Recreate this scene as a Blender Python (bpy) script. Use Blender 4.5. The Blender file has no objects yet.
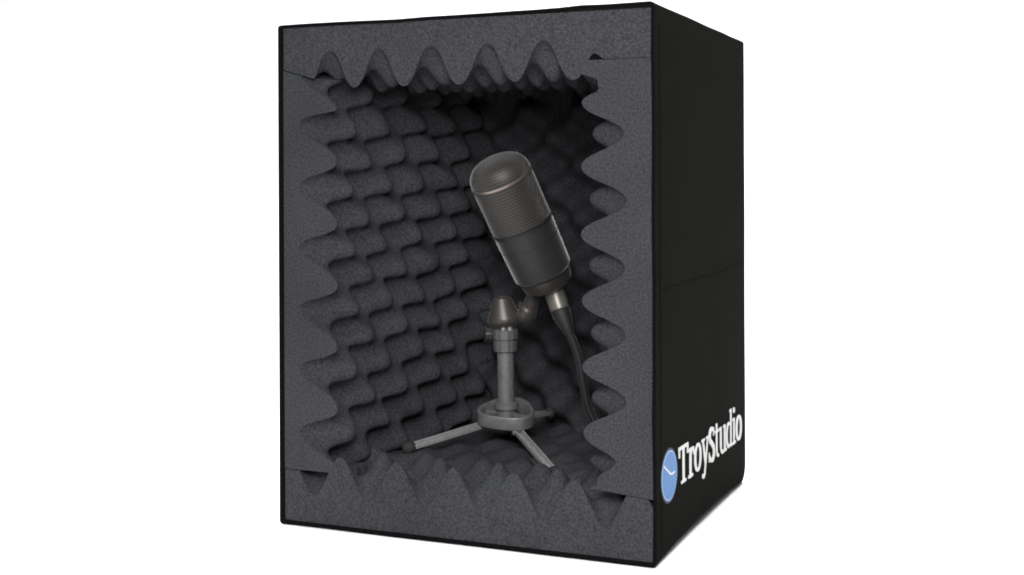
import bpy, bmesh, math, random
from mathutils import Vector, Matrix, noise
random.seed(4)
S = 0.4                       # everything below is written in booth heights; the booth is 0.40 m tall
W, D, H = 0.7352, 0.91, 1.0
T = 0.0062                    # fabric wall
TL = 0.0112; TR = .0032                   # it is thicker on the left and underneath
KX, KY = 1.0664, 0.7753       # the booth's true width and depth: sizes written for it are multiplied by these
V = Vector
sc = bpy.context.scene
col = sc.collection
PI = math.pi

# ------------------------------------------------------------------ helpers
def K(v): return V((v[0]*KX, v[1]*KY, v[2]))
def ss(a, b, x):
    t = min(1, max(0, (x - a) / (b - a)))
    return t * t * (3 - 2 * t)

class MB:
    def __init__(s): s.v, s.f = [], []
    def add(s, vs, fs):
        o = len(s.v)
        s.v += [V(v) for v in vs]
        s.f += [tuple(i + o for i in f) for f in fs]
        return s
    def rings(s, rings, cap0=True, cap1=True, closed=True):
        n = len(rings[0]); vs = [v for r in rings for v in r]; fs = []
        for k in range(len(rings) - 1):
            for i in range(n if closed else n - 1):
                j = (i + 1) % n
                fs.append((k*n+i, k*n+j, (k+1)*n+j, (k+1)*n+i))
        if cap0: fs.append(tuple(range(n))[::-1])
        if cap1: fs.append(tuple((len(rings)-1)*n + i for i in range(n)))
        return s.add(vs, fs)
    def lathe(s, org, axis, prof, n=40, cap0=True, cap1=True, rfun=None):
        axis = V(axis).normalized()
        a = V((0, 0, 1)) if abs(axis.z) < .95 else V((1, 0, 0))
        e1 = axis.cross(a).normalized(); e2 = axis.cross(e1)
        R = []
        for h, r in prof:
            R.append([V(org) + axis*h + (e1*math.cos(2*PI*i/n) + e2*math.sin(2*PI*i/n)) * (r*(rfun(i, n) if rfun else 1)) for i in range(n)])
        return s.rings(R, cap0, cap1)
    def tube(s, pts, r, n=12, closed=False):
        pts = [V(p) for p in pts]; R = []; e1 = None
        m = len(pts)
        for k, p in enumerate(pts):
            if closed: t = (pts[(k+1) % m] - pts[k-1]).normalized()
            else: t = (pts[min(k+1, m-1)] - pts[max(k-1, 0)]).normalized()
            if e1 is None:
                e1 = t.cross(V((0, 0, 1)) if abs(t.z) < .9 else V((1, 0, 0))).normalized()
            e1 = (e1 - t*e1.dot(t)).normalized(); e2 = t.cross(e1)
            rr = r[k] if isinstance(r, (list, tuple)) else r
            R.append([p + (e1*math.cos(2*PI*i/n) + e2*math.sin(2*PI*i/n))*rr for i in range(n)])
        if closed:
            R.append(R[0]); return s.rings(R, False, False)
        return s.rings(R)
    def bar(s, a, b, up, w, h):
        a, b, up = V(a), V(b), V(up); t = (b-a).normalized()
        x = t.cross(up).normalized(); y = x.cross(t)
        q = [(-w/2, -h/2), (w/2, -h/2), (w/2, h/2), (-w/2, h/2)]
        return s.rings([[p + x*i + y*j for i, j in q] for p in (a, b)])
    def build(s, name, m, parent=None, bevel=0, angle=35, seg=2, k=False):
        me = bpy.data.meshes.new(name)
        base = V(parent['_o']) if parent else V((0, 0, 0))
        if k or (parent and parent.get('_k')): s.v = [K(v) for v in s.v]
        me.from_pydata([(v - base) * S for v in s.v], [], s.f); me.update()
        bm = bmesh.new(); bm.from_mesh(me)
        bmesh.ops.remove_doubles(bm, verts=bm.verts, dist=1e-6)
        bmesh.ops.recalc_face_normals(bm, faces=bm.faces)
        if bevel:
            es = [e for e in bm.edges if len(e.link_faces) == 2 and e.calc_face_angle(0) > math.radians(30)]
            bmesh.ops.bevel(bm, geom=es, offset=bevel*S, segments=seg, profile=.6, affect='EDGES', clamp_overlap=True)
        bm.to_mesh(me); bm.free()
        me.polygons.foreach_set('use_smooth', [True]*len(me.polygons))
        me.set_sharp_from_angle(angle=math.radians(angle))
        me.materials.append(m)
        o = bpy.data.objects.new(name, me); col.objects.link(o)
        if parent:
            o.parent = parent; o['_o'] = parent['_o']
            if parent.get('_k'): o['_k'] = 1
        return o

def thing(name, label, cat, loc):
    o = bpy.data.objects.new(name, None); col.objects.link(o)
    o.empty_display_size = .02
    o.location = V(loc) * S
    o['label'] = label; o['category'] = cat; o['_o'] = tuple(loc)
    return o

# ------------------------------------------------------------------ materials
def mat(name, color, rough=.6, metal=0, spec=.5, sheen=0, bump=None, speck=None, coat=0):
    m = bpy.data.materials.new(name); m.use_nodes = True
    nt = m.node_tree; b = nt.nodes['Principled BSDF']
    b.inputs['Base Color'].default_value = (*color, 1)
    b.inputs['Roughness'].default_value = rough
    b.inputs['Metallic'].default_value = metal
    b.inputs['Specular IOR Level'].default_value = spec
    b.inputs['Coat Weight'].default_value = coat
    if sheen:
        b.inputs['Sheen Weight'].default_value = sheen
        b.inputs['Sheen Roughness'].default_value = .3
    tc = nt.nodes.new('ShaderNodeTexCoord')
    def noise_(scale, detail=3, rough=.6):
        n = nt.nodes.new('ShaderNodeTexNoise'); n.inputs['Scale'].default_value = scale
        n.inputs['Detail'].default_value = detail; n.inputs['Roughness'].default_value = rough
        nt.links.new(tc.outputs['Object'], n.inputs['Vector']); return n
    if speck:                                   # (scale, low multiplier, high multiplier, large scale, large amount)
        sca, lo, hi, sca2, am = speck
        n = noise_(sca, 2, .7); r = nt.nodes.new('ShaderNodeMapRange')
        r.inputs['From Min'].default_value = .3; r.inputs['From Max'].default_value = .7
        r.inputs['To Min'].default_value = lo; r.inputs['To Max'].default_value = hi
        nt.links.new(n.outputs['Fac'], r.inputs['Value'])
        n2 = noise_(sca2, 3); r2 = nt.nodes.new('ShaderNodeMapRange')
        r2.inputs['From Min'].default_value = .3; r2.inputs['From Max'].default_value = .7
        r2.inputs['To Min'].default_value = 1-am; r2.inputs['To Max'].default_value = 1+am
        nt.links.new(n2.outputs['Fac'], r2.inputs['Value'])
        mu = nt.nodes.new('ShaderNodeMath'); mu.operation = 'MULTIPLY'
        nt.links.new(r.outputs[0], mu.inputs[0]); nt.links.new(r2.outputs[0], mu.inputs[1])
        vm = nt.nodes.new('ShaderNodeVectorMath'); vm.operation = 'SCALE'
        vm.inputs[0].default_value = color; nt.links.new(mu.outputs[0], vm.inputs['Scale'])
        nt.links.new(vm.outputs[0], b.inputs['Base Color'])
    if bump:                                    # (scale, distance, strength)
        n = noise_(bump[0], 4, .65); bp = nt.nodes.new('ShaderNodeBump')
        bp.inputs['Distance'].default_value = bump[1]; bp.inputs['Strength'].default_value = bump[2]
        nt.links.new(n.outputs['Fac'], bp.inputs['Height'])
        nt.links.new(bp.outputs[0], b.inputs['Normal'])
    return m

FOAM = mat('charcoal_foam', (.0346, .0353, .0390), .95, spec=.10, speck=(640, .50, 1.52, 14, .10), bump=(500, .0006, .55))
CLOTH = mat('black_fabric', (.0049, .0048, .0040), .95, spec=.03, speck=(900, .68, 1.32, 9, .16), bump=(900, .0004, .7))
PIPE = mat('black_binding', (.0028, .0028, .003), .9, spec=.05, bump=(700, .0003, .6))
MICB = mat('mic_body_paint', (.0188, .0182, .0182), .5, spec=.4, sheen=.8, speck=(300, .9, 1.1, 30, .12))
MICR = mat('mic_ring_metal', (.06, .055, .052), .35, metal=.6, sheen=.2)
BRASS = mat('mic_bright_ring', (.30, .25, .23), .4, metal=.8)
STEEL = mat('stand_grey_metal', (.14, .14, .142), .45, metal=.25, speck=(250, .85, 1.15, 30, .12))
LEGM = mat('leg_grey_metal', (.27, .27, .272), .45, metal=.2, speck=(250, .85, 1.15, 30, .12))
DARKP = mat('dark_plastic', (.012, .012, .0125), .5, spec=.4, sheen=.15)
WARM = mat('warm_grey_metal', (.06, .054, .05), .38, metal=.35, sheen=.15)
NICKEL = mat('plug_shell_metal', (.17, .16, .14), .4, metal=.5)
FOOT = mat('grey_rubber', (.03, .03, .031), .75, spec=.2)
RUBBER = mat('black_rubber', (.012, .012, .013), .6, spec=.35, sheen=.2)
WHITE = mat('white_print', (.66, .66, .65), .7, speck=(500, .92, 1.05, 60, .05))
BLUE = mat('blue_print', (.050, .172, .41), .6, speck=(500, .94, 1.06, 60, .06))
NAVY = mat('navy_print', (.008, .012, .035), .7)
PAPER = mat('white_sweep', (.86, .86, .86), .9, spec=.1)

def grille_mat():
    m = mat('mic_grille_mesh', (.02, .0175, .016), .5, metal=.2, sheen=.5)
    nt = m.node_tree; b = nt.nodes['Principled BSDF']
    tc = nt.nodes.new('ShaderNodeTexCoord')
    w = nt.nodes.new('ShaderNodeTexBrick')
    uv = nt.nodes.new('ShaderNodeUVMap')
    nt.links.new(uv.outputs[0], w.inputs['Vector'])
    w.inputs['Scale'].default_value = 1.0; w.offset = 0; w.squash = 1
    w.inputs['Brick Width'].default_value = 1.0; w.inputs['Row Height'].default_value = 1.0
    w.inputs['Mortar Size'].default_value = .22; w.inputs['Mortar Smooth'].default_value = .3
    w.inputs['Color1'].default_value = (.005, .0045, .0042, 1)
    w.inputs['Color2'].default_value = (.008, .007, .0065, 1)
    w.inputs['Mortar'].default_value = (.050, .044, .040, 1)
    nt.links.new(w.outputs['Color'], b.inputs['Base Color'])
    bp = nt.nodes.new('ShaderNodeBump'); bp.inputs['Distance'].default_value = .0005; bp.inputs['Strength'].default_value = .6
    nt.links.new(w.outputs['Fac'], bp.inputs['Height']); nt.links.new(bp.outputs[0], b.inputs['Normal'])
    return m
GRILLE = grille_mat()

# ------------------------------------------------------------------ the backdrop: a white studio sweep
sw = MB(); prof = [(-.6, 0), (-.3, 0), (0, 0), (3, 0), (5, 0)]
for k in range(1, 13):
    a = k/12*PI/2; prof.append((5 + 3*math.sin(a), 3 - 3*math.cos(a)))
prof += [(8, 6), (8, 12)]
xs = [-14, -7, 0, 7, 14]
sw.add([(x, y, z - .001) for y, z in prof for x in xs],
       [(k*5+i, k*5+i+1, (k+1)*5+i+1, (k+1)*5+i) for k in range(len(prof)-1) for i in range(4)])
o = sw.build('backdrop', PAPER, angle=60); o['kind'] = 'structure'

# ------------------------------------------------------------------ stand placement (needed early: the foam yields under it)
HUB = V((.3215, .45, .1796))
LEGS = [(V((.2817, .4429, .160)), V((.1798, .2661, .1287))),
        (V((.3572, .4262, .152)), V((.480, .2562, .1053))),
        (V((.338, .500, .172)), V((.352, .672, .158)))]

def seg_dist(p, a, b):
    ab = b - a; t = max(0, min(1, (p-a).dot(ab)/ab.length_squared)); q = a + ab*t
    return (p-q).length, q
def pressed(x, y, z):
    for a, b in LEGS:
        d, q = seg_dist(V((x, y, 0)), V((a.x, a.y, 0)), V((b.x, b.y, 0)))
        e = b + (b-a).normalized()*.02
        d2, _ = seg_dist(V((x, y, 0)), V((a.x, a.y, 0)), V((e.x, e.y, 0)))
        tt = (V((q.x, q.y)) - V((a.x, a.y))).length / (V((b.x, b.y)) - V((a.x, a.y))).length
        zz = a.z + (b.z-a.z)*tt - .011
        lim = zz + max(0, d2 - .016)*.9
        z = min(z, lim)
    return z

# ------------------------------------------------------------------ foam
def egg(u, v, pu, pv, k=.9):
    c = math.cos(2*PI*u/pu) * math.cos(2*PI*v/pv)
    if k < 0: return math.asin(.62*c)/math.asin(.62)   # near-triangular teeth
    return (math.sin(k*c)/math.sin(k) if k else c)        # broad rounded lobes
def wob(x, y, z, f=6, a=1): return noise.noise(V((x*f, y*f, z*f))) * a

booth = thing('vocal_booth', 'open black fabric vocal recording box lined with charcoal egg crate foam', 'recording booth', K((W/2, D/2, 0)))
booth['_k'] = 1

def panel(fn, u0, u1, v0, v1, nu, nv):
    """fn(u, v, t): t = 0 gives the flat back, t = 1 the bumpy face"""
    mb = MB(); top, bot = [], []
    us = [u0 + (u1-u0)*i/nu for i in range(nu+1)]; vs = [v0 + (v1-v0)*j/nv for j in range(nv+1)]
    P = [[fn(u, v, 1) for u in us] for v in vs]; Q = [[fn(u, v, 0) for u in us] for v in vs]
    n = nu + 1; N = n*(nv+1)
    verts = [p for r in P for p in r] + [p for r in Q for p in r]; F = []
    for j in range(nv):
        for i in range(nu):
            a = j*n+i
            F.append((a, a+1, a+n+1, a+n)); F.append((N+a, N+a+n, N+a+n+1, N+a+1))
    for i in range(nu):
        F.append((i, N+i, N+i+1, i+1)); a = nv*n+i; F.append((a, a+1, N+a+1, N+a))
    for j in range(nv):
        a = j*n; F.append((a, a+n, N+a+n, N+a)); a = j*n+nu; F.append((a, N+a, N+a+n, a+n))
    mb.add(verts, F); return mb

DI = D - T - .002
Y0 = .0015
YB = .70           # the back foam starts about here
def left_fn(z, y, t):
    zp = z - .045*y
    amp = .041 - .010*ss(.02, .2, y) + wob(3, y, z, 9, .007)*ss(0, .06, y)
    yj = y + (wob(13, y, z, 11, .022) + wob(17, y, z, 4, .02))*ss(.0, .1, y)
    zp += wob(9, y, z, 5, .008)
    th = .0745 + .13*y + amp*egg(zp + wob(19, y, z, 10, .008)*ss(0, .1, y) - .7310 - .007*ss(0, .1, y), yj, .1222, .15, .9 + .3*ss(0, .1, y))
    x = TL + (th if t else 0)
    dr = (.14 + .16*ss(0, .08, y))*(th - .0745 - .13*y) if t else 0       # the lobes droop
    dr *= ss(.1115, .16, z)*(1 - ss(.86, .9095, z))
    # squeezed under the lid foam: the top edge of the panel slopes
    zz = z - ss(.80, .91, z)*.30*(x - T)*(1 if x < .14 else .14/x)*(1 - ss(0, .12, y)*.9)
    return V((x, y, zz - dr))
panel(left_fn, .1115, .9095, Y0, DI, 150, 120).build('side_foam', FOAM, booth, angle=60)

def right_fn(z, y, t):
    amp = .039 + wob(23, y, z, 7, .007)
    zp = z + wob(29, y, z, 5, .009) - .01*y + .31*max(0, z - .83) + 1.5*max(0, z - .875)
    th = .079 + amp*egg(zp - .7090, y, .1202, .132)
    th += (max(th, .092) - th)*(1 - ss(.135, .20, z))
    th += (max(th, .088) - th)*ss(.83, .86, z)*(1 - ss(.1, .2, y)) + max(0, .124 - max(th, .088))*ss(.868, .884, z)*(1 - ss(.1, .2, y))
    x = W - TR - (th + .008 if t else 0)
    zz = z + (1-ss(.12, .2, z))*.09*(W - T - x)
    return V((x, y, zz))
panel(right_fn, .1200, .9045, Y0, DI, 150, 120).build('side_foam', FOAM, booth, angle=60)

def xl(y): return .10 + .13*y
def lim_top(x, y):
    # how thick the lid foam may be where it sits on the side foams
    l = .0885 + .42*(x - T)
    return l if x < .145 + .13*y else 9
def top_fn(x, y, t):
    amp = .038 + wob(x, y, 41, 7, .007)
    xp = x + wob(x, y, 47, 5, .010)
    th = .093 + amp*egg(xp - .1621, y, .1075, .15)
    fr = 1 - ss(0, .12, y)*.9
    seam = .0885 + .30*fr*(min(x, .14) - T)
    if x < .13 + .13*y: th = min(th, seam)
    th = th + (seam - th)*(1 - ss(.03, .092, x))*fr
    if x > .625: th = min(th, .0945)
    th += (.0945 - th)*ss(.612, .648, x)*fr
    return V((x, y, H - T - (th - T if t else 0)))
panel(top_fn, TL, W-TR, Y0 + .0015, DI, 140, 120).build('top_foam', FOAM, booth, angle=60)

def bot_fn(x, y, t):
    amp = .042 + wob(x, y, 61, 7, .006)
    xp = x + wob(x, y, 67, 5, .008)
    fl = .80*ss(.11, .27, y)
    z = .102 + amp*fl*.45 + amp*(1-fl)*egg(xp - .1314, y, .1147, .185, -1)
    if x < .105 + .13*y: z = min(z, .1100)
    if x > .62: z = min(z, .1185 + .09*(W - T - x))
    if y > .025 and .090 + .13*y < x < .128 + .13*y: z = max(z, .1120)
    z = pressed(x, y, z)
    return V((x, y, z if t else .0085))
panel(bot_fn, TL, W-TR, Y0 + .0015, DI, 190, 190).build('bottom_foam', FOAM, booth, angle=60)

def back_fn(x, z, t):
    amp = .044 + wob(x, 81, z, 7, .006)
    th = .165 + amp*egg(x - .23, z - .66, .125, .122)
    return V((x, DI - (th if t else 0), z))
panel(back_fn, .1, W-T-.06, .1, .93, 90, 110).build('back_foam', FOAM, booth, angle=60)

# ------------------------------------------------------------------ fabric shell
def ring(y, ins, r=.006, lift=0., n=3):
    x0, x1, z0, z1 = ins*1.8, W-ins*.45, ins*1.35, H-ins
    pts = []
    def seg(a, b, k):
        for i in range(k): pts.append((a[0]+(b[0]-a[0])*i/k, a[1]+(b[1]-a[1])*i/k))
    cs = [((x1-r, z0+r), -PI/2), ((x1-r, z1-r), 0), ((x0+r, z1-r), PI/2), ((x0+r, z0+r), PI)]
    for q, ((cx, cz), a0) in enumerate(cs):
        for i in range(n+1):
            a = a0 + PI/2*i/n; pts.append((cx + r*math.cos(a), cz + r*math.sin(a)))
        (nx, nz), na = cs[(q+1) % 4]
        a = (cx + r*math.cos(a0+PI/2), cz + r*math.sin(a0+PI/2)); b = (nx + r*math.cos(na), nz + r*math.sin(na))
        for i in range(1, 12): pts.append((a[0]+(b[0]-a[0])*i/12, a[1]+(b[1]-a[1])*i/12))
    out = []
    for x, z in pts:
        bow = .013*math.sin(PI*min(1, max(0, y/D)))**.8 if 0 < y < D else 0
        k = max(0, 1 - z/.3)
        z2 = z + (bow + lift)*k
        if ins < .005:
            x += wob(x*.6, y, z, 5, .0009)*min(1, y*8) - (0.0)
            z2 += wob(x, y+3, z, 6, .0015) + .0045*ss(.5, 1, x/W)*ss(.6, 1, z)*(1 - y)
        out.append(V((x, y, z2)))
    return out
RR = .05
ys = [.0, .02, .05] + [.05 + (D-RR-.05)*i/24 for i in range(1, 25)]
R = [ring(y, 0) for y in ys]
for i in range(1, 7):
    a = i/6*PI/2
    R.append(ring(D-RR + RR*math.sin(a), 0, lift=RR*(1-math.cos(a))*.8))
inner = [ring(y, T-.0006) for y in (D-T, D*.5, 0)]
mb = MB(); n = len(R[0])
allr = [inner[2], inner[1], inner[0]][::-1]
mb.rings(R + [], False, True)
mb.rings(allr, True, False)
o0 = 0; i0 = (len(R) + 2)*n
mb.f += [(i, (i+1) % n, i0 + (i+1) % n, i0 + i) for i in range(n)]
shell = mb.build('fabric_shell', CLOTH, booth, angle=40)

def pathrect(y, ins, wobble=.0017):
    p = ring(0, ins, .007, n=5); out = []
    for k, q in enumerate(p):
        out.append(V((q.x + wob(q.x, 5, q.z, 14, wobble), y, q.z + wob(q.x, 8, q.z, 14, wobble))))
    return out
MB().tube(pathrect(.000, .0030), .0033, 10, closed=True).build('edge_piping', PIPE, booth)

def side_pts(pts):      # points (y, z) on the right side of the shell
    return [V((W + wob(W*.6, y, z, 5, .0009)*min(1, y*8) + .0002, y, z)) for y, z in pts]
# stitched seam parallel to the front edge, and the fold crease across the side
MB().tube(side_pts([(.045, .03 + .94*i/40) for i in range(41)]), .0009, 6).build('stitched_seam', CLOTH, booth)
MB().tube(side_pts([(.05 + .83*i/40, .489 + .006*i/40) for i in range(41)]), .0010, 6).build('fold_crease', CLOTH, booth)

# ------------------------------------------------------------------ printed mark and lettering on the right side
lay = [0]
def sidep(y, z, h): return V((W + wob(W*.6, y, z, 5, .0009)*min(1, y*8) + h, y, z))
def stroke(mb, pts, ws, pos):
    lay[0] += 1; h1 = .0012 + (lay[0] % 9)*.00012; m = len(pts); L, Rr = [], []
    if not isinstance(ws, (list, tuple)): ws = [ws]*m
    ws = [q*.74 for q in ws]
    for k in range(m):
        a = V(pts[max(0, k-1)]); b = V(pts[min(m-1, k+1)]); t = (b-a).normalized(); nrm = V((-t.y, t.x))
        w = ws[k]/2; L.append(V(pts[k]) + nrm*w); Rr.append(V(pts[k]) - nrm*w)
    rings = []
    for k in range(m):
        q = [L[k], Rr[k]]
        a, b = [pos(c.x, c.y) for c in q]
        rings.append([sidep(a[0], a[1], -.002), sidep(b[0], b[1], -.002), sidep(b[0], b[1], h1), sidep(a[0], a[1], h1)])
    mb.rings(rings)
def arc(cx, cy, rx, ry, a0, a1, n=14):
    return [(cx + rx*math.cos(math.radians(a0+(a1-a0)*i/n)), cy + ry*math.sin(math.radians(a0+(a1-a0)*i/n))) for i in range(n+1)]
B, TH = .215, .13         # thick and thin strokes, in x-heights
def L_T():
    return [([(0, 1.19), (1.0, 1.19)], .15), ([(.5, 1.22), (.5, .02)], B+.02), ([(.25, .06), (.75, .06)], .12),
            ([(.06, 1.22), (.06, .90)], .12), ([(.94, 1.22), (.94, .90)], .12)], 1.02
def L_r():
    return [([(.22, 1.0), (.22, 0)], B), ([(.0, .06), (.46, .06)], .12), ([(.02, .94), (.22, .94)], .12),
            (arc(.50, .58, .26, .36, 165, 60, 8), .16), ([(.60, .86), (.66, .72)], .2)], .68
def L_o(w=.36):
    p = arc(w+.06, .5, w-.04, .44, 0, 360, 28)
    return [(p, [.12 + (B-.09)*abs(math.cos(2*PI*i/28)) for i in range(29)])], 2*w+.16
def L_y():
    return [([(.14, .95), (.46, .08)], B-.02), ([(.74, .95), (.44, .05), (.34, -.26), (.22, -.36)], [.13, .14, .13, .12]),
            ([(.0, .95), (.34, .95)], .11), ([(.56, .95), (.9, .95)], .11), (arc(.16, -.30, .05, .05, 0, 360, 10), .1)], .84
def L_S():
    p = arc(.38, .90, .26, .26, 20, 200, 10)[:-1] + [(.17, .76), (.38, .63), (.58, .47)] + arc(.37, .30, .27, .27, 10, -165, 10)
    m = len(p)
    return [(p, [.12 + .13*math.sin(PI*i/(m-1)) for i in range(m)]), ([(.63, 1.16), (.63, .86)], .1), ([(.08, .36), (.08, .02)], .1)], .76
def L_t():
    return [([(.24, 1.22), (.24, .3)] + arc(.40, .22, .16, .18, 180, 300, 6), [B-.03, B-.03, B-.04] + [.15]*6), ([(.02, .94), (.52, .94)], .12)], .56
def L_u():
    return [([(.2, 1.0), (.2, .36)] + arc(.42, .30, .22, .26, 180, 300, 8), [B, B, B] + [.16]*8), ([(.02, .95), (.2, .95)], .11),
            ([(.72, 1.0), (.72, 0)], B), ([(.54, .95), (.72, .95)], .11), ([(.72, .06), (.92, .06)], .11)], .93
def L_d():
    p = arc(.36, .5, .26, .43, 60, 300, 20)
    return [(p, [.12 + .12*abs(math.sin(PI*i/20)) for i in range(21)]), ([(.68, 1.42), (.68, 0)], B), ([(.5, 1.37), (.68, 1.37)], .11),
            ([(.68, .06), (.88, .06)], .11)], .90
def L_i():
    return [([(.22, 1.0), (.22, 0)], B), ([(.02, .95), (.22, .95)], .11), ([(.0, .06), (.44, .06)], .12), (arc(.2, 1.30, .06, .06, 0, 360, 12), .13)], .48
word = [L_T(), L_r(), L_o(), L_y(), L_S(), L_t(), L_u(), L_d(), L_i(), L_o()]
tot = sum(w for _, w in word); YA, YZ = .190, .858
lt = MB(); cx = 0
for strokes, w in word:
    for pts, ws in strokes:
        def pos(a, b, cx=cx):
            y = YA + (cx + a)/tot*(YZ-YA)
            return (y, .1125 - .007*(y-YA)/(YZ-YA) + b*.0575)
        ky = (YZ-YA)/tot/.0575
        stroke(lt, pts, ws, pos)
    cx += w
lt.build('lettering', WHITE, booth, angle=30)
def disc(name, m, r, h, par, cy=.107, cz=.1465, ky=1.38):
    mb = MB(); N = 48
    ra = [sidep(cy + math.cos(2*PI*i/N)*r*ky, cz + math.sin(2*PI*i/N)*r, -.002) for i in range(N)]
    rb = [sidep(cy + math.cos(2*PI*i/N)*r*ky, cz + math.sin(2*PI*i/N)*r, h) for i in range(N)]
    mb.rings([ra, rb]); return mb.build(name, m, par, angle=30)
badge = disc('logo_disc', NAVY, .0500, .0010, booth)
disc('disc_rim', mat('pale_blue_print', (.28, .42, .62), .7), .0458, .0014, badge)
disc('disc_face', BLUE, .0430, .0018, badge)
mk = MB(); lay[0] = 8
def pm(a, b): return (.107 + a*.0585, .1465 + b*.043)
stroke(mk, [(-.80, .56), (-.57, .42), (-.24, .24), (.09, .05), (.34, .0), (.72, .02)], [.10, .11, .11, .12, .11, .08], lambda a, b: (pm(a, b)))
for v in mk.v: v.x += .0009 if v.x > W - .001 else 0
mk.build('logo_hands', WHITE, badge, angle=30)

# ------------------------------------------------------------------ tripod stand
HUB = K(HUB); LEGS = [(K(a), K(b)) for a, b in LEGS]
TILT = V((.3975*math.sin(math.radians(13)), -.9176*math.sin(math.radians(13)), math.cos(math.radians(13))))
stand = thing('tripod_stand', 'small grey metal desktop tripod stand with short pole on the foam floor', 'microphone stand', tuple(HUB - V((0, 0, .03))))
n_ = TILT.normalized(); e1 = n_.cross(V((0, 1, 0))).normalized(); e2 = n_.cross(e1)
c0 = HUB + V((.0, .012, .0015))
def hubring(prof, n=48): return MB().lathe(c0, n_, prof, n, False, False)
hb = MB()
N = 48
def cyl(r, h): return [c0 + n_*h + (e1*math.cos(2*PI*i/N) + e2*math.sin(2*PI*i/N))*r*(1 - .095*math.cos(3*(2*PI*i/N - 1.71))) for i in range(N)]
prof = [(.0475, -.013), (.057, -.015), (.0605, -.012), (.0605, .012), (.0585, .015), (.053, .015), (.0505, .012), (.0475, -.013)]
hb.rings([cyl(r, h) for r, h in prof], False, False)
hub = hb.build('hub', STEEL, stand, angle=35)
pl = MB().lathe(c0, n_, [(-.015, .045), (-.011, .045)], 32)
for k in range(3):
    a = k*2*PI/3 + .5
    pl.bar(c0 + n_*.007, c0 + n_*.007 + (e1*math.cos(a) + e2*math.sin(a))*.047, n_, .012, .009)
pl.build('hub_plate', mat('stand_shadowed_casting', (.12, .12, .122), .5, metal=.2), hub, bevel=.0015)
for k, (a, b) in enumerate(LEGS):
    t = (b-a).normalized(); side = t.cross(n_).normalized(); up = side.cross(t)
    lg = MB()
    lg.bar(a - up*.003, b - up*.003, up, .0165, .0025)
    for s_ in (-1, 1): lg.bar(a + side*s_*.0075 + up*.001, b + side*s_*.0075 + up*.001, up, .0036, .0095)
    lo = lg.build('leg', LEGM, stand, bevel=.0008)
    hg = MB().tube([a - side*.013, a + side*.013], .0065, 14); hg.build('hinge_pin', STEEL, lo, bevel=.001)
    ft = MB(); e = b + t*.006
    ft.lathe(e - t*.012, t, [(0, .0085), (.004, .012), (.012, .0135), (.02, .012), (.026, .007), (.028, .001)], 20)
    ft.build('rubber_foot', FOOT, lo)
# pole, straight up from the hub
b0 = HUB + V((.0005, .006, -.002)); up = V((.0, -.02, 1)).normalized()
hp = lambda h: b0 + up*h
MB().lathe(b0, up, [(-.008, .018), (-.006, .0205), (.03, .0205), (.032, .0185), (.172, .0182), (.1725, .017)], 32).build('pole', STEEL, stand, angle=40)
MB().lathe(b0, up, [(.016, .0205), (.018, .026), (.028, .026), (.031, .0205)], 32).build('pole_socket', STEEL, stand)
cl = MB().lathe(b0, up, [(.140, .020), (.142, .0245), (.163, .0255), (.165, .0235), (.167, .0235), (.169, .027), (.188, .027), (.191, .0225), (.192, .012)], 48,
                rfun=lambda i, n: 1 + .025*(1 if i % 4 < 2 else -1))
coll = cl.build('locking_collar', mat('collar_grey_metal', (.105, .105, .107), .42, metal=.25), stand, angle=40)
camr = V((.920, .392, 0)); camf = V((-.392, .920, 0))
for dx in (-.004, .010):
    MB().lathe(hp(.188) + camr*dx - camf*.019, up, [(0, .0055), (.006, .0055), (.008, .003)], 14).build('screw', mat('bright_screw', (.5, .5, .5), .3, metal=.7), coll)
kn = MB().lathe(hp(.178) - camr*.024, -camr, [(0, .006), (.006, .006), (.008, .016), (.018, .0165), (.021, .013)], 28, rfun=lambda i, n: 1 + .04*math.cos(i*PI))
kn.build('thumb_knob', DARKP, stand)
# swivel head: a flared cone
sw0 = hp(.190)
MB().lathe(sw0, (up + camr*-.10), [(0, .014), (.004, .022), (.014, .035), (.020, .0365), (.026, .035), (.060, .0215), (.066, .019), (.068, .012)], 40).build('swivel_head', WARM, stand, angle=40)

# ------------------------------------------------------------------ microphone
MD = V((-.2285, -.4290, .862)).normalized()
MC = K((.4060, .448, .4930))          # centre of the lower rim
mic = thing('condenser_microphone', 'dark bronze condenser microphone with mesh head tilted above the tripod stand', 'microphone', tuple(MC))
ma = V((0, 0, 1)); m1 = MD.cross(ma).normalized(); m2 = MD.cross(m1)
body = MB().lathe(MC, MD, [(-.002, .052), (0, .0600), (.004, .0628), (.012, .0632), (.075, .0650), (.0785, .0650), (.0788, .0642), (.0812, .0642), (.0815, .0652), (.118, .0660), (.120, .0640), (.121, .05)], 72)
body.build('body', MICB, mic, angle=30)
MB().lathe(MC, MD, [(-.034, .030), (-.033, .046), (-.028, .0535), (-.012, .0565), (-.003, .0565), (-.001, .05)], 64).build('lower_collar', MICR, mic, angle=35)
MB().lathe(MC, MD, [(-.040, .012), (-.040, .026), (-.033, .032)], 32).build('socket', DARKP, mic, angle=35)
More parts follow.
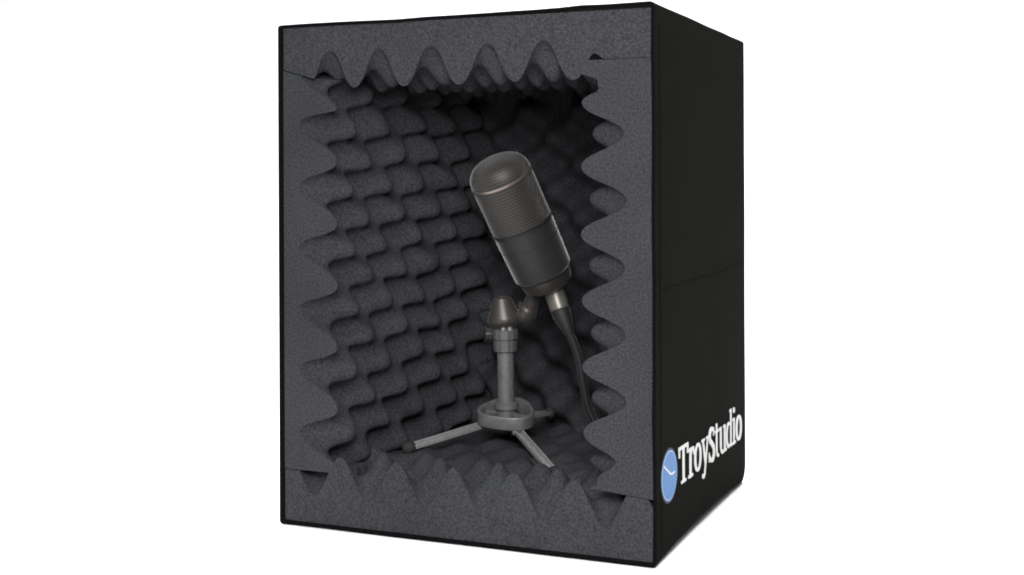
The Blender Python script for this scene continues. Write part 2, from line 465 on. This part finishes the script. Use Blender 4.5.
# mesh head with its own unwrapped weave
gp = [(.1195, .0640), (.122, .0655)] + [(.122 + .108*i/20, .0655 + .0005*i/20) for i in range(1, 21)]
for i in range(1, 15):
    a = i/14*PI/2
    gp.append((.230 + .043*math.sin(a), .003 + .063*max(0, math.cos(a))**.62))
def mesh_head():
    N = 96; rows = len(gp)
    me = bpy.data.meshes.new('mesh_head'); vs, fs, uvs = [], [], []
    L = 0; acc = [0]
    for k in range(1, rows): acc.append(acc[-1] + math.dist(gp[k], gp[k-1]))
    for h, r in gp:
        for i in range(N):
            vs.append((MC + MD*h + (m1*math.cos(2*PI*i/N) + m2*math.sin(2*PI*i/N))*r - MC)*S)
    for k in range(rows-1):
        for i in range(N):
            j = (i+1) % N; fs.append((k*N+i, k*N+j, (k+1)*N+j, (k+1)*N+i))
            for (kk, ii) in ((k, i), (k, i+1), (k+1, i+1), (k+1, i)): uvs.append((ii/N*76, acc[kk]/.0066))
    top = tuple((rows-1)*N + i for i in range(N)); fs.append(top)
    uvs += [(0, 0)]*N
    me.from_pydata(vs, [], fs); me.update()
    ul = me.uv_layers.new(name='UVMap')
    for i, uv in enumerate(uvs): ul.data[i].uv = uv
    me.polygons.foreach_set('use_smooth', [True]*len(me.polygons))
    me.materials.append(GRILLE)
    o = bpy.data.objects.new('mesh_head', me); col.objects.link(o); o.parent = mic; o['_o'] = mic['_o']
    return o
head = mesh_head()
MB().lathe(MC, MD, [(.1165, .0655), (.1165, .0675), (.1215, .0675), (.1215, .0655)], 72, False, False).build('band', DARKP, head, angle=30)
MB().lathe(MC, MD, [(.2265, .0650), (.2265, .0675), (.2305, .0675), (.2315, .0645)], 72, False, False).build('band', BRASS, head, angle=30)
# arm from the swivel head to the lower collar, belongs to the stand
p0 = sw0 + up*.036 + camr*.026; p3 = MC - MD*.020 - camr*.030 - camf*.030
p1 = p0 + camr*.022 + V((0, 0, -.012)); p2 = p0 + camr*.040 + V((0, 0, .020))
def bez(a, b, c, d, n=18):
    return [a*(1-t)**3 + b*3*t*(1-t)**2 + c*3*t*t*(1-t) + d*t**3 for t in [i/n for i in range(n+1)]]
ap = bez(p0, p1, p2, p3)
MB().tube(ap, [.016 + .010*math.sin(PI*min(1, i/9)) - .006*ss(9, 18, i) for i in range(19)], 18).build('arm', WARM, stand)

# ------------------------------------------------------------------ cable
PL = MC - MD*.036 + camr*.006
pd = V(PL) ; pe = K((.4500, .45, .3850))
cab = thing('microphone_cable', 'black cable with silver plug hanging from the microphone down to the foam', 'cable', tuple(pe))
ax = (pe - pd).normalized()
MB().lathe(pd - ax*.012, ax, [(0, .020), (.002, .0235), (.010, .0240), (.012, .0225), (.062, .0215), (.068, .0205), (.070, .016)], 32).build('plug_shell', NICKEL, cab, angle=35)
L_ = (pe-pd).length
MB().lathe(pd + ax*.056, (ax + V((.10, .0, -.02))).normalized(), [(0, .0195), (.006, .0205), (.022, .018), (.060, .0085), (.064, .006)], 28).build('strain_relief', RUBBER, cab, angle=35)
q0 = pd + ax*.112 + V((.006, 0, 0))
way = [q0, K((.4800, .450, .315)), K((.4890, .452, .257)), K((.5000, .455, .205)), K((.520, .46, .170)), K((.552, .475, .158)), K((.575, .52, .158)), K((.57, .60, .158))]
def catmull(P, k=8):
    out = []
    for i in range(len(P)-1):
        a, b, c, d = P[max(0, i-1)], P[i], P[i+1], P[min(len(P)-1, i+2)]
        for j in range(k):
            t = j/k
            out.append(.5*((2*b) + (c-a)*t + (2*a-5*b+4*c-d)*t*t + (3*b-a-3*c+d)*t**3))
    out.append(P[-1]); return out
MB().tube(catmull(way), .0085, 12).build('cord', RUBBER, cab)

# ------------------------------------------------------------------ light
w = bpy.data.worlds.new('World'); sc.world = w; w.use_nodes = True
w.node_tree.nodes['Background'].inputs['Color'].default_value = (1, 1, 1, 1)
w.node_tree.nodes['Background'].inputs['Strength'].default_value = .26
def area(name, loc, target, size, power, sy=None):
    l = bpy.data.lights.new(name, 'AREA'); l.shape = 'RECTANGLE'; l.size = size; l.size_y = sy or size; l.energy = power
    o = bpy.data.objects.new(name, l); col.objects.link(o)
    o.location = loc; d = V(target) - V(loc); o.rotation_euler = d.to_track_quat('-Z', 'Y').to_euler(); return o
area('key_softbox', (.49, -.68, .50), (.17, .1, .18), .28, 6.6)
area('front_softbox', (.25, -1.15, 1.15), (.18, .1, .1), .7, 12)
area('top_softbox', (.1, .5, 2.3), (.1, .45, 0), 2.0, 92)
area('sweep_light', (-1.2, .9, 2.6), (-.8, 3.0, .8), 2.5, 150)

# ------------------------------------------------------------------ camera
cd = bpy.data.cameras.new('camera'); cam = bpy.data.objects.new('camera', cd); col.objects.link(cam)
cd.sensor_width = 36; cd.lens = 1289.61/1024*36
cd.shift_x = 0; cd.shift_y = -109.998/1024
cd.clip_start = .01; cd.clip_end = 100
yaw, roll = -.4027, -.0040
f_ = V((math.sin(yaw), math.cos(yaw), 0)); r0 = V((math.cos(yaw), -math.sin(yaw), 0)); u0 = V((0, 0, 1))
r_ = r0*math.cos(roll) + u0*math.sin(roll); u_ = u0*math.cos(roll) - r0*math.sin(roll)
M = Matrix((r_, u_, -f_)).transposed().to_4x4(); M.translation = V((1.4469, -2.1992, .6928))*S
cam.matrix_world = M
sc.camera = cam
for o in list(bpy.data.objects):
    for k_ in ('_o', '_k'):
        if k_ in o: del o[k_]
sc.view_settings.view_transform = 'Standard'; sc.view_settings.look = 'None'
sc.view_settings.exposure = 0; sc.view_settings.gamma = 1
sc.render.film_transparent = False
sc.cycles.filter_width = 1.9
